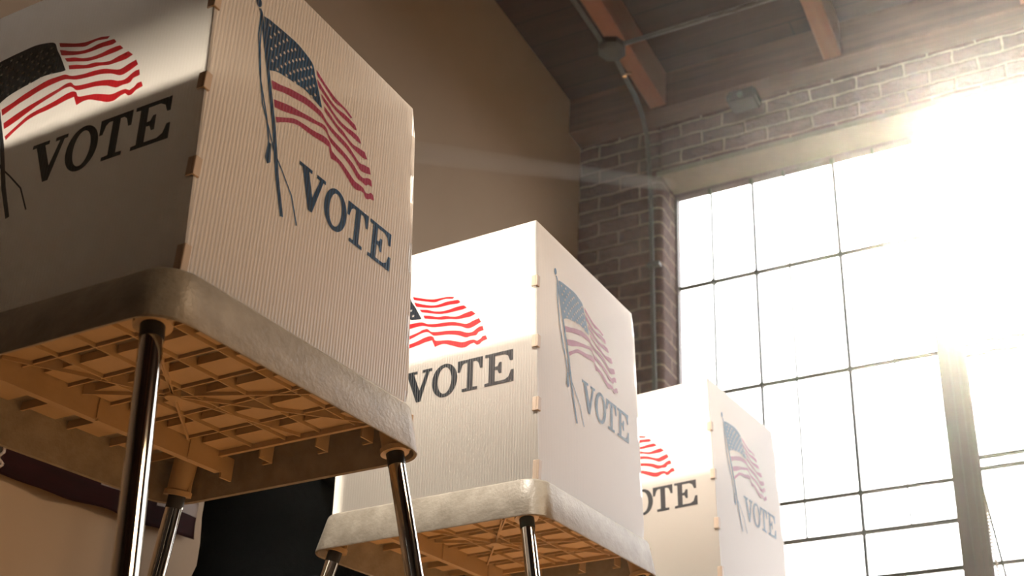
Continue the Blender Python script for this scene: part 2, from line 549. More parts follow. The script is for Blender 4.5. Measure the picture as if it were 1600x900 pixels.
window('window_2', -0.362, WX1,
       [(2.883, 0.009), (2.333, 0.010), (2.283, 0.010), (1.840, 0.012), (1.793, 0.012), (1.414, 0.012)],
       [(-0.155, 0.005, lo_, 2.283), (0.05, 0.006, lo_, hi_), (0.30, 0.009, lo_, hi_), (0.50, 0.006, lo_, hi_), (0.72, 0.009, lo_, hi_), (0.9, 0.006, lo_, hi_)])
bm = bmesh.new()
box(bm, -0.452, -0.362, YG - 0.035, YG + 0.03, WZ0 + 0.03, WZ1)
box(bm, -0.432, -0.415, YG - 0.047, YG - 0.035, WZ0 + 0.03, WZ1 - 0.0)
box(bm, -0.398, -0.382, YG - 0.047, YG - 0.035, WZ0 + 0.03, WZ1 - 0.0)
struct('trim_20', bm, M['mullion'])

# stay rod with chain by the mullion
root = tag(empty('window_stay', (-0.345, YG - 0.05, 1.70)), 'thin dark sloping stay rod with a pale bead chain beside the window mullion', 'window stay')
bm = bmesh.new(); tube(bm, [(-0.006, 0.0, 0.0), (0.034, 0.0, -0.34), (0.070, 0, -0.64)], 0.0048, 8); obj('rod', bm, M['steel'], root)
bm = bmesh.new()
k = 0
while k < 46:
    z = -0.03 - k * 0.0135
    x = -0.006 + (-z) * 0.045
    bmesh.ops.create_uvsphere(bm, u_segments=8, v_segments=6, radius=0.0062, matrix=Matrix.Translation((x, 0.0, z)) @ Matrix.Diagonal((1, 1, 0.85, 1)))
    k += 1
obj('chain', bm, M['glint'], root, True)

# ------------------------------------------------------------------ conduits and box
def tagged(name, bm, mat, label, cat, group=None, smooth=False):
    return tag(obj(name, bm, mat, None, smooth), label, cat, group)
root = tag(empty('junction_box', (-1.593, 3.25, 3.69)), 'grey octagonal junction box screwed under the ceiling joist', 'junction box')
bm = bmesh.new()
tube(bm, [(0, 0, 0), (0, 0, -0.038)], 0.062, 8)
bmesh.ops.bevel(bm, geom=[e for e in bm.edges if e.verts[0].co.z < -0.03 and e.verts[1].co.z < -0.03], offset=0.006, segments=2, affect='EDGES')
obj('body', bm, M['box'], root)
bm = bmesh.new(); tube(bm, [(0, 0, -0.038), (0, 0, -0.042)], 0.05, 8); obj('cover_plate', bm, M['box'], root)
for dx, dy in ((0.03, 0.0), (-0.03, 0)):
    bm = bmesh.new(); tube(bm, [(dx, dy, -0.042), (dx, dy, -0.045)], 0.005, 8)
    obj('screw', bm, M['box'], root)
pts = [(-1.600, 3.30, 3.672), (-1.612, 3.42, 3.672), (-1.622, 3.56, 3.670)]
for k in range(1, 8):
    a = k * PI / 16
    pts.append((-1.625 - 0.003 * k, 3.56 + 0.2 * math.sin(a), 3.670 - 0.2 * (1 - math.cos(a))))
pts += [(-1.652, 3.792, 3.40), (-1.648, 3.796, 3.2), (-1.640, 3.796, 2.6), (-1.629, 3.796, 2.0), (-1.629, 3.796, 0.02)]
bm = bmesh.new(); tube(bm, pts, 0.0105, 12)
root = tag(empty('electrical_conduit', (-1.63, 3.796, 0)), 'grey conduit bending off the junction box and running down the brick pier', 'conduit')
o = obj('pipe', bm, M['conduit'], root, True); o.location = (1.63, -3.796, 0)
bm = bmesh.new()
tube(bm, [(-1.600, 3.40, 3.664), (-1.573, 3.41, 3.664)], 0.006, 8)
tube(bm, [(-1.620, 3.412, 3.672), (-1.606, 3.424, 3.672)], 0.0145, 12)
o = obj('clamp', bm, M['glint'], root); o.location = (1.63, -3.796, 0)
for zz in (2.9, 2.0, 1.1):
    bm = bmesh.new(); box(bm, -1.665, -1.605, 3.782, 3.811, zz, zz + 0.018)
    o = obj('clamp', bm, M['conduit'], root); o.location = (1.63, -3.796, 0)
bm = bmesh.new(); tube(bm, [(-1.535, 3.245, 3.678), (-1.0, 3.245, 3.678), (4.19, 3.245, 3.678)], 0.0095, 12)
tagged('electrical_conduit', bm, M['conduit'], 'straight grey conduit crossing under the joists to the right of the junction box', 'conduit', smooth=True)
bm = bmesh.new(); tube(bm, [(-1.618, 3.19, 3.678), (-1.622, 2.9, 3.678), (-1.622, -3.19, 3.678)], 0.0095, 12)
tagged('electrical_conduit', bm, M['conduit'], 'grey conduit following the left joist from the junction box toward the camera', 'conduit', smooth=True)
bm = bmesh.new()
box(bm, -1.235, -1.095, 3.70, 3.811, 3.625, 3.682)
bmesh.ops.bevel(bm, geom=bm.edges[:], offset=0.012, segments=2, affect='EDGES')
root = tag(empty('timber_bracket', (0, 0, 0)), 'dark iron bracket below the timber plate on the brick wall', 'bracket')
obj('body', bm, M['iron'], root)
bm = bmesh.new(); tube(bm, [(-1.165, 3.700, 3.64), (-1.165, 3.692, 3.64)], 0.014, 6); obj('bolt', bm, M['steel'], root)

# ------------------------------------------------------------------ banner on the left wall
bm = bmesh.new()
ny, nz_ = 60, 10
y0b, y1b = 1.36, 1.872
grid = []
for i in range(ny + 1):
    t = i / ny
    y = y0b + (y1b - y0b) * t
    ztop = 1.190 + 0.028 * t + 0.004 * math.sin(9 * t)
    zbot = 1.118 + 0.006 * t + 0.003 * math.sin(14 * t + 1)
    row = []
    for j in range(nz_ + 1):
        s = j / nz_
        x = XL + 0.012 + 0.006 * math.sin(22 * t + 3 * s) * (0.3 + s) * 0.6 + 0.005 * s
        row.append(bm.verts.new((x, y, ztop + (zbot - ztop) * s)))
    grid.append(row)
for i in range(ny):
    for j in range(nz_):
        f = bm.faces.new((grid[i][j], grid[i + 1][j], grid[i + 1][j + 1], grid[i][j + 1]))
        f.material_index = 1 if j < 1 + (1.4 if i / ny > 0.45 else 0) + (1 if i / ny > 0.75 else 0) else 0
bmesh.ops.solidify(bm, geom=bm.faces[:], thickness=0.003)
root = tag(empty('cloth_banner', (XL + 0.012, y0b, 1.19)), 'long dark red cloth band with white upper edge on the beige wall', 'banner')
o = obj('cloth', bm, [M['banner'], M['banner_white']], root, True); o.location = (-(XL + 0.012), -y0b, -1.19)
bm = bmesh.new()
for k in range(14):
    tube(bm, [(0.012 + 0.004 * math.sin(k * 2.1), -0.004 + 0.005 * math.sin(k * 1.3 + 1), 0.012 - k * 0.0065), (0.012 + 0.004 * math.sin(k * 2.1 + 2.1), -0.004 + 0.005 * math.sin((k + 1) * 1.3 + 1), 0.012 - (k + 1) * 0.0065)], 0.003, 6)
obj('fringe', bm, M['banner_white'], root, True)

# ------------------------------------------------------------------ voting table
TZ = 0.93
W, D, H, DR = 0.519, 0.4965, 0.0746, 0.0147
def make_table():
    root = empty('voting_table')
    zz = lambda pts, z: [(x, y, TZ + z) for x, y in pts]
    bm = bmesh.new()
    R = 0.048
    rings = []
    rings.append(zz(rrect(-W + 0.0205, -0.0205, 0.0205, D - 0.0205, R - 0.016), 0.065))
    rings.append(zz(rrect(-W + 0.0055, -0.0055, 0.0055, D - 0.0055, R - 0.005), 0.0))
    rings.append(zz(rrect(-W + 0.001, -0.001, 0.001, D - 0.001, R), -0.0015))
    rings.append(zz(rrect(-W, 0, 0, D, R), 0.001))
    rings.append(zz(rrect(-W + DR * 0.9, -DR * 0.9, DR * 0.9, D - DR * 0.9, R - 0.008), H - 0.006))
    rings.append(zz(rrect(-W + DR + 0.001, -DR - 0.001, DR + 0.001, D - DR - 0.001, R - 0.01), H - 0.002))
    rings.append(zz(rrect(-W + DR + 0.005, -DR - 0.005, DR + 0.005, D - DR - 0.005, R - 0.012), H))
    loft(bm, rings, True, True)
    # (first ring is the deck's underside, the last its top)
    obj('table_top', bm, M['table'], root, 'auto')
    # ribbed underside: grid of stiffening ribs round a hub
    bm = bmesh.new()
    zb, zt = TZ + 0.048, TZ + 0.0655
    xs = [-0.032 - i * 0.0665 for i in range(6)]
    ys = [0.032 + i * 0.068 for i in range(7)]
    for x in xs[:-1]:
        slab(bm, (x, 0.0195), (x, 0.440), 0.002, zb, zt)
    for y in ys[:-1]:
        slab(bm, (-0.0195, y), (-0.364, y), 0.002, zb + 0.0004, zt)
    slab(bm, (-0.075, 0.440), (-0.372, 0.440), 0.006, TZ + 0.044, zt)
    hub = (-0.258, 0.248)
    for tx, ty in ((-0.165, 0.13), (-0.363, 0.375), (-0.075, 0.438), (-0.363, 0.07), (-0.09, 0.05), (-0.05, 0.335), (-0.20, 0.435), (-0.363, 0.19)):
        slab(bm, hub, (tx, ty), 0.0026, zb - 0.001, zt)
    for y in [0.05 + i * 0.075 for i in range(6)]:
        slab(bm, (-0.366, y), (-0.4995, y), 0.0026, zb + 0.004, zt)
    slab(bm, (-0.44, 0.0195), (-0.44, 0.477), 0.0026, zb + 0.0044, zt)
    obj('rib_grid', bm, M['under'], root)
    # a thick pad in every cell, standing off the rib on its near side
    bm = bmesh.new()
    for i in range(5):
        for j in range(6):
            x1, x0 = xs[i] - 0.0035, xs[i + 1] + 0.0035
            y0, y1 = ys[j] + 0.028, ys[j + 1] - 0.0035
            box(bm, x0, x1, y0, y1, zb + 0.0045, zt)
    for j in range(5):
        y0 = 0.056 + j * 0.075
        for x0, x1 in ((-0.434, -0.372), (-0.497, -0.446)):
            box(bm, x0, x1, y0, y0 + 0.045, zt - 0.007, zt)
    obj('deck_pads', bm, M['under'], root)
    # deep locking rail with its notches
    bm = bmesh.new()
    for a, b_ in ((0.045, 0.219), (0.221, 0.381), (0.383, 0.448)):
        slab(bm, (-0.366, a), (-0.366, b_), 0.004, TZ + 0.020, zt)
    slab(bm, (-0.366, 0.448), (-0.366, 0.470), 0.004, TZ + 0.012, TZ + 0.050)
    slab(bm, (-0.372, 0.220), (-0.362, 0.220), 0.006, TZ + 0.022, zt)
    slab(bm, (-0.372, 0.382), (-0.362, 0.382), 0.006, TZ + 0.022, zt)
    slab(bm, (-0.372, 0.446), (-0.372, 0.05), 0.008, TZ + 0.020, TZ + 0.0225)
    obj('deep_rail', bm, M['under'], root)
    hb = bmesh.new()
    tube(hb, [(hub[0], hub[1], zb - 0.004), (hub[0], hub[1], zt)], 0.011, 16)
    obj('hub_ring', hb, M['under'], root, 'auto')
    for hx in (-0.285, -0.175, -0.09):
        bm = bmesh.new()
        slab(bm, (hx, 0.443), (hx, 0.470), 0.0025, TZ + 0.030, TZ + 0.0640)
        slab(bm, (hx, 0.470), (hx - 0.018, 0.470), 0.003, TZ + 0.030, TZ + 0.034)
        obj('hook', bm, M['under'], root)
    # legs
    for lx, ly, sx, sy in ((-0.046, 0.030, 1, -1), (-0.040, 0.464, 1, 1), (-0.470, 0.464, -1, 1), (-0.474, 0.034, -1, -1)):
        kx, ky = 0.22 * sx, 0.09 * sy
        P = lambda z, lx=lx, ly=ly, kx=kx, ky=ky: (lx + kx * (TZ - z) / 1.0, ly + ky * (TZ - z) / 1.0, z)
        bm = bmesh.new()
        tube(bm, [P(TZ + 0.045), P(0.03)], 0.0128, 24)
        leg = obj('leg', bm, M['chrome'], root, 'auto')
        bm = bmesh.new()
        tube(bm, [P(TZ + 0.064), P(TZ + 0.012), P(TZ + 0.010), P(TZ + 0.002)], [0.0185, 0.0175, 0.021, 0.021], 20)
        tube(bm, [(lx + 0.019, ly + 0.004, TZ + 0.062), (lx + 0.019, ly + 0.004, TZ + 0.006)], 0.004, 8)
        obj('leg_socket', bm, M['under'], leg, 'auto')
        bm = bmesh.new()
        tube(bm, [P(TZ + 0.004), P(TZ - 0.018)], 0.0132, 24)
        obj('leg_collar', bm, M['black'], leg, 'auto')
        bm = bmesh.new()
        tube(bm, [P(0.04), P(0.012), P(0.0)], [0.015, 0.017, 0.018], 16)
        obj('rubber_foot', bm, M['black'], leg, 'auto')
    return root

# ------------------------------------------------------------------ privacy screen
CANTON = [(-0.478, 3.685), (-0.439, 3.72), (-0.38, 3.743), (-0.271, 3.767), (-0.157, 3.777), (-0.039, 3.688), (0.008, 3.589), (0.035, 3.388), (0.078, 3.133), (0.137, 2.732), (0.118, 2.724), (0.027, 2.779), (-0.047, 2.802), (-0.137, 2.75), (-0.224, 2.703), (-0.314, 2.621), (-0.384, 2.482)]
STRIPES = [[(0.039, 3.572), (0.102, 3.476), (0.176, 3.369), (0.251, 3.293), (0.318, 3.274), (0.38, 3.254), (0.443, 3.188), (0.427, 3.137), (0.357, 3.199), (0.31, 3.196), (0.259, 3.175), (0.184, 3.266), (0.106, 3.371), (0.051, 3.455)], [(0.055, 3.366), (0.133, 3.231), (0.227, 3.102), (0.298, 3.07), (0.365, 3.096), (0.431, 3.078), (0.482, 3.053), (0.502, 2.955), (0.475, 2.928), (0.404, 2.961), (0.337, 2.964), (0.271, 2.983), (0.196, 3.044), (0.122, 3.135), (0.075, 3.207)], [(0.11, 3.07), (0.184, 2.994), (0.259, 2.872), (0.333, 2.811), (0.4, 2.808), (0.463, 2.833), (0.537, 2.817), (0.565, 2.707), (0.522, 2.69), (0.455, 2.693), (0.388, 2.697), (0.302, 2.738), (0.212, 2.853), (0.133, 2.958)], [(0.153, 2.829), (0.216, 2.764), (0.29, 2.657), (0.361, 2.625), (0.416, 2.556), (0.482, 2.507), (0.545, 2.548), (0.608, 2.573), (0.647, 2.437), (0.604, 2.389), (0.537, 2.393), (0.471, 2.412), (0.4, 2.489), (0.333, 2.523), (0.243, 2.623), (0.165, 2.713)], [(-0.337, 2.328), (-0.259, 2.398), (-0.173, 2.506), (-0.086, 2.584), (0.0, 2.647), (0.086, 2.636), (0.141, 2.613), (0.2, 2.5), (0.29, 2.43), (0.357, 2.411), (0.443, 2.355), (0.514, 2.247), (0.569, 2.178), (0.627, 2.232), (0.678, 2.268), (0.698, 2.124), (0.655, 2.061), (0.608, 2.012), (0.569, 2.027), (0.506, 2.153), (0.416, 2.253), (0.329, 2.294), (0.243, 2.351), (0.169, 2.457), (0.133, 2.488), (0.047, 2.484), (-0.039, 2.445), (-0.125, 2.368), (-0.212, 2.289), (-0.278, 2.199), (-0.318, 2.148)], [(-0.294, 1.927), (-0.212, 2.031), (-0.125, 2.124), (-0.039, 2.188), (0.043, 2.255), (0.11, 2.297), (0.157, 2.346), (0.2, 2.333), (0.235, 2.211), (0.29, 2.157), (0.376, 2.116), (0.443, 2.067), (0.514, 1.99), (0.569, 1.89), (0.62, 1.865), (0.659, 1.942), (0.69, 1.985), (0.714, 1.979), (0.725, 1.832), (0.682, 1.815), (0.659, 1.73), (0.608, 1.74), (0.561, 1.736), (0.49, 1.874), (0.4, 1.974), (0.333, 2.008), (0.263, 2.055), (0.231, 2.149), (0.2, 2.227), (0.149, 2.237), (0.067, 2.158), (-0.016, 2.087), (-0.098, 1.983), (-0.18, 1.863), (-0.247, 1.788), (-0.278, 1.76)], [(-0.259, 1.55), (-0.184, 1.708), (-0.106, 1.869), (-0.039, 1.929), (0.047, 1.969), (0.114, 2.011), (0.176, 2.066), (0.227, 2.072), (0.259, 2.008), (0.275, 1.893), (0.31, 1.847), (0.396, 1.791), (0.467, 1.698), (0.537, 1.605), (0.6, 1.615), (0.639, 1.601), (0.667, 1.536), (0.698, 1.579), (0.718, 1.647), (0.745, 1.643), (0.761, 1.513), (0.718, 1.481), (0.69, 1.409), (0.663, 1.413), (0.639, 1.495), (0.608, 1.482), (0.565, 1.419), (0.514, 1.444), (0.443, 1.567), (0.369, 1.689), (0.318, 1.699), (0.278, 1.668), (0.247, 1.913), (0.188, 1.904), (0.122, 1.862), (0.039, 1.829), (-0.031, 1.815), (-0.098, 1.755), (-0.161, 1.639), (-0.208, 1.535), (-0.243, 1.443)]]
VOTE = [
 [(0,1),(.125,1),(.125,.91),(.095,.91),(.152,.36),(.205,.91),(.172,.91),(.172,1),(.262,1),(.262,.91),(.238,.91),(.165,0),(.125,0),(.03,.91),(0,.91)],
 [(.5,1),(.725,1),(.725,.64),(.702,.64),(.685,.84),(.665,.9),(.64,.9),(.64,.1),(.682,.09),(.682,0),(.543,0),(.543,.09),(.586,.1),(.586,.9),(.56,.9),(.54,.84),(.523,.64),(.5,.64)],
 [(.745,1),(.99,1),(.99,.66),(.966,.66),(.948,.83),(.915,.9),(.834,.9),(.834,.56),(.857,.57),(.872,.68),(.893,.68),(.893,.33),(.872,.33),(.857,.45),(.834,.46),(.834,.1),(.92,.1),(.955,.17),(.975,.37),(1,.37),(1,0),(.745,0),(.745,.09),(.78,.1),(.78,.9),(.745,.91)]]

def stroke(pts, w):
    """polyline in design space to polygon; w in height units, x is 3.4 times wider per unit"""
    k = 3.4
    P = [Vector((x * k, y)) for x, y in pts]
    L, Rr = [], []
    ws = w if isinstance(w, list) else [w] * len(P)
    for i, p in enumerate(P):
        d = (P[min(i + 1, len(P) - 1)] - P[max(i - 1, 0)]).normalized()
        n = Vector((-d.y, d.x)) * ws[i] / 2
        L.append(p + n); Rr.append(p - n)
    return [(v.x / k, v.y) for v in L + Rr[::-1]]

def catmull(pts, closed=True, n=3):
    out = []
    m_ = len(pts)
    for i in range(m_):
        p0, p1, p2, p3 = (Vector(pts[(i + j - 1) % m_]) for j in range(4))
        a1, a2 = (p1 - p0), (p2 - p1)
        a3 = (p3 - p2)
        sharp = lambda u, v: Vector((u.x * 3.4, u.y)).angle(Vector((v.x * 3.4, v.y)), 0) > 0.9
        if sharp(a1, a2) or sharp(a2, a3):
            out.append(tuple(p1)); continue
        for k in range(n):
            t = k / n
            q = 0.5 * ((2 * p1) + (p2 - p0) * t + (2 * p0 - 5 * p1 + 4 * p2 - p3) * t * t + (3 * p1 - p0 - 3 * p2 + p3) * t ** 3)
            out.append(tuple(q))
    return out

def poly(bm, pts, mapf, mi=0, off=0.0):
    from mathutils.geometry import tessellate_polygon
    vs = [bm.verts.new(mapf(x, y, off)) for x, y in pts]
    for tri in tessellate_polygon([[Vector((x * 3.4, y, 0)) for x, y in pts]]):
        try:
            f = bm.faces.new([vs[i] for i in tri])
            f.material_index = mi
        except ValueError:
            pass

def orient(bm, mapf):
    # printed faces look outward from their panel
    out_dir = Vector(mapf(0, 0, 1.0)) - Vector(mapf(0, 0, 0))
    for f in bm.faces:
        f.normal_update()
        if f.normal.dot(out_dir) < 0:
            f.normal_flip()

def prints(parent, mapf, navy, red, white):
    bm = bmesh.new()
    poly(bm, catmull(CANTON), mapf, 0)
    for s in STRIPES:
        poly(bm, catmull(s), mapf, 1)
    poly(bm, stroke([(-0.522, 3.78), (-0.505, 3.72), (-0.38, 2.5), (-0.262, 1.30), (-0.175, 0.2), (-0.092, -0.606)], [0.07, 0.08, 0.10, 0.11, 0.11, 0.10]), mapf, 0, 0.0001)
    k = [(-0.536 + 0.024 * math.cos(a * PI / 8), 3.90 + 0.115 * math.sin(a * PI / 8)) for a in range(16)]
    poly(bm, k, mapf, 0, 0.0001)
    poly(bm, stroke([(-0.505, 3.66), (-0.500, 3.136), (-0.447, 2.333), (-0.383, 1.6), (-0.291, 1.10), (-0.235, 0.75), (-0.146, 0.45), (-0.034, 0.03), (0.044, -0.56)], 0.035), mapf, 0, 0.0002)
    poly(bm, stroke([(-0.495, 3.66), (-0.475, 2.9), (-0.425, 2.1), (-0.335, 1.4), (-0.285, 0.85)], 0.04), mapf, 0, 0.0002)
    poly(bm, [(-0.290, 0.86), (-0.262, 0.84), (-0.248, 0.42), (-0.272, 0.33), (-0.298, 0.44)], mapf, 0, 0.0002)
    # stars
    TL, TR, BR, BL = Vector((-0.468, 3.62)), Vector((0.02, 3.62)), Vector((0.125, 2.70)), Vector((-0.372, 2.42))
    for r_ in range(9):
        n = 6 if r_ % 2 == 0 else 5
        for c in range(n):
            u = (0.5 + c + (0 if n == 6 else 0.5)) / 6
            v = (r_ + 0.5) / 9
            p = TL.lerp(TR, u).lerp(BL.lerp(BR, u), v)
            p.y += 0.07 * math.sin(u * 5.2) * (1 - v * 0.5)
            ctr = bm.verts.new(mapf(p.x, p.y, 0.0005))
            rim = []
            for k in range(10):
                rr = 0.052 if k % 2 == 0 else 0.022
                a = PI / 2 + k * PI / 5
                rim.append(bm.verts.new(mapf(p.x + rr * math.cos(a) / 3.4, p.y + rr * math.sin(a), 0.0005)))
            for k in range(10):
                bm.faces.new((ctr, rim[k], rim[(k + 1) % 10])).material_index = 2
    orient(bm, mapf)
    obj('flag_print', bm, [navy, red, white], parent, recalc=False)
    bm = bmesh.new()
    for pl in VOTE:
        poly(bm, pl, mapf)
    n = 40
    o_ = [bm.verts.new(mapf(0.382 + 0.116 * math.cos(2 * PI * k / n), 0.5 + 0.53 * math.sin(2 * PI * k / n), 0)) for k in range(n)]
    i_ = [bm.verts.new(mapf(0.382 + 0.062 * math.cos(2 * PI * k / n), 0.5 + 0.42 * math.sin(2 * PI * k / n), 0)) for k in range(n)]
    for k in range(n):
        bm.faces.new((o_[k], o_[(k + 1) % n], i_[(k + 1) % n], i_[k]))
    orient(bm, mapf)
    obj('vote_lettering', bm, navy, parent, recalc=False)

ZT, ZB = 0.616, 0.0752           # screen top and foot above the table rim
TH = 0.0035
def bA(z): return 0.043 - 0.054 * (z - ZB)          # front panel leans a little toward the camera
def aB(z): return 0.034 + 0.020 * (z - ZB)          # side panel
def bK(z): return 0.467 - 0.072 * (z - ZB)          # back panel

def castellate(z0, z1, out, phase=0):
    """z levels with tab/notch offsets"""
    lv = []
    pitch = 0.128
    z = z0
    st = [(0.0, 0), (0.035, out), (0.110, 0)]
    segs = []
    base = z0
    i = 0
    while base < z1:
        for a, o_ in ((0.0, 0.0), (0.030, out), (0.104, 0.0)):
            if base + a < z1:
                segs.append((base + a, o_))
        base += pitch
    return segs

def make_screen():
    root = empty('privacy_screen')
    # ---- front panel (faces the camera side)
    def panel(name, fn, mat, tcoords):
        """fn(u, z, t) -> local point; tcoords = outline in (u, z)"""
        bm = bmesh.new()
        lo = [bm.verts.new(fn(u, z, 0)) for u, z in tcoords]
        hi = [bm.verts.new(fn(u, z, 1)) for u, z in tcoords]
        bm.faces.new(lo); bm.faces.new(hi)
        for i in range(len(tcoords)):
            j = (i + 1) % len(tcoords)
            bm.faces.new((lo[i], lo[j], hi[j], hi[i]))
        bmesh.ops.triangulate(bm, faces=[f for f in bm.faces if len(f.verts) > 4])
        return obj(name, bm, mat, root)
    aL = 0.500
    fA = lambda u, z, t: (-(aB(z) + u * (aL - aB(z))), bA(z) + t * TH, TZ + z)
    front = panel('front_panel', fA, M['sheet_x'], [(0, ZB), (1, ZB), (1, ZT), (0, ZT)])
    mA = lambda x, y, off: (-(0.345 - 0.255 * x), bA(0.282 + 0.066 * y) - 0.0006 - off, TZ + 0.282 + 0.066 * y)
    prints(front, mA, M['navy_x'], M['red_x'], M['sheet_x'])
    # ---- side panel (faces right)
    out = 0.008
    edge = castellate(ZB, ZT, out)
    oc = [(0.0, ZB)]
    last = 0.0
    for z, o_ in edge:
        oc.append((bK(z) - bK(ZB) + last, z)); oc.append((bK(z) - bK(ZB) + o_, z)); last = o_
    oc.append((bK(ZT) - bK(ZB) + last, ZT))
    full = bK(ZB)
    pts = [(bA(ZB) + TH, ZB)] + [(full + du, z) for du, z in oc[1:]] + [(bA(ZT) + TH, ZT)]
    fB = lambda b_, z, t: (-(aB(z) + t * TH), b_, TZ + z)
    side = panel('side_panel', fB, M['sheet_y'], pts)
    mB = lambda x, y, off: (-aB(0.282 + 0.066 * y) + 0.0006 + off, 0.199 + 0.206 * x, TZ + 0.282 + 0.066 * y)
    prints(side, mB, M['navy_y'], M['red_y'], M['sheet_y'])
    # ---- back panel
    fK = lambda u, z, t: (-(aB(z) + TH + u * (0.516 - aB(z) - TH)), bK(z) - t * TH, TZ + z)
    back = panel('back_panel', fK, M['sheet_x'], [(0.0, ZB), (1, ZB), (1, ZT), (0.0, ZT)])
    mK = lambda x, y, off: (-(0.190 + 0.255 * x), bK(0.282 + 0.066 * y) + 0.0006 + off, TZ + 0.282 + 0.066 * y)
    prints(back, mK, M['navy_x'], M['red_x'], M['sheet_x'])
    # ---- folded hinge tabs along the near corner
    for zc, hh in ((0.482, 0.024), (0.354, 0.026), (0.226, 0.028), (0.0965, 0.040)):
        bm = bmesh.new()
        x0 = -aB(zc)
        y0 = bA(zc)
        box(bm, x0 - 0.0105, x0 - 0.001, y0 - 0.0028, y0 - 0.0002, TZ + zc - hh / 2, TZ + zc + hh / 2)
        box(bm, x0 - 0.001, x0 + 0.0028, y0 - 0.0028, y0 + 0.008, TZ + zc - hh / 2, TZ + zc + hh / 2)
        bmesh.ops.bevel(bm, geom=bm.edges[:], offset=0.0007, segments=1, affect='EDGES')
        obj('hinge_tab', bm, M['tab'], root)
    # small foot lugs pegging the side panel into the rim
    for b_ in (0.075, 0.425):
        bm = bmesh.new()
        box(bm, -0.0335, -0.0285, b_, b_ + 0.016, TZ + 0.0754, TZ + 0.0800)
        obj('foot_lug', bm, M['sheet_y'], root)
    return root

table0 = make_table()
screen0 = make_screen()
spots = [(-0.9141, 0.7507, -0.02363), (-0.8744, 1.5321, -0.04052), (-0.8176, 2.3280, -0.10544)]
tlab = ['grey moulded voting table nearest the camera, ribbed underside in full view',
        'grey moulded voting table in the middle of the row, partly below the frame',
        'grey moulded voting table under the screen nearest the window, farthest in the row']
slab_ = ['large white fluted plastic privacy screen nearest the camera with dark flag and VOTE prints',
         'white plastic privacy screen in the middle, red flag and grey VOTE on its left face',
         'smallest white plastic privacy screen, farthest away in front of the window']
for i, (x, y, rz) in enumerate(spots):
    for proto, labs, cat, grp in ((table0, tlab, 'table', 'voting tables in a row'), (screen0, slab_, 'privacy screen', 'voting privacy screens on the tables')):
        o = proto if i == 0 else copy_tree(proto)
        o.location = (x, y, 0)
        o.rotation_euler = (0, 0, rz)
        tag(o, labs[i], cat, grp)

# ------------------------------------------------------------------ voter in dark clothes
def skin_obj(name, verts, edges, radii, mat, parent, sub=2, root_i=0):
    me = bpy.data.meshes.new(name)
    me.from_pydata([Vector(v) for v in verts], edges, [])
    me.materials.append(mat)
    o = bpy.data.objects.new(name, me)
    COL.objects.link(o)
    o.parent = parent
    md = o.modifiers.new('skin', 'SKIN')
    md.use_smooth_shade = True
    sv = me.skin_vertices
    if not sv:
        bpy.context.view_layer.update()
    for i, r in enumerate(radii):
        sv[0].data[i].radius = r if isinstance(r, tuple) else (r, r)
        sv[0].data[i].use_root = (i == root_i)
    ms_ = o.modifiers.new('sub', 'SUBSURF')
    ms_.levels = sub; ms_.render_levels = sub
    return o

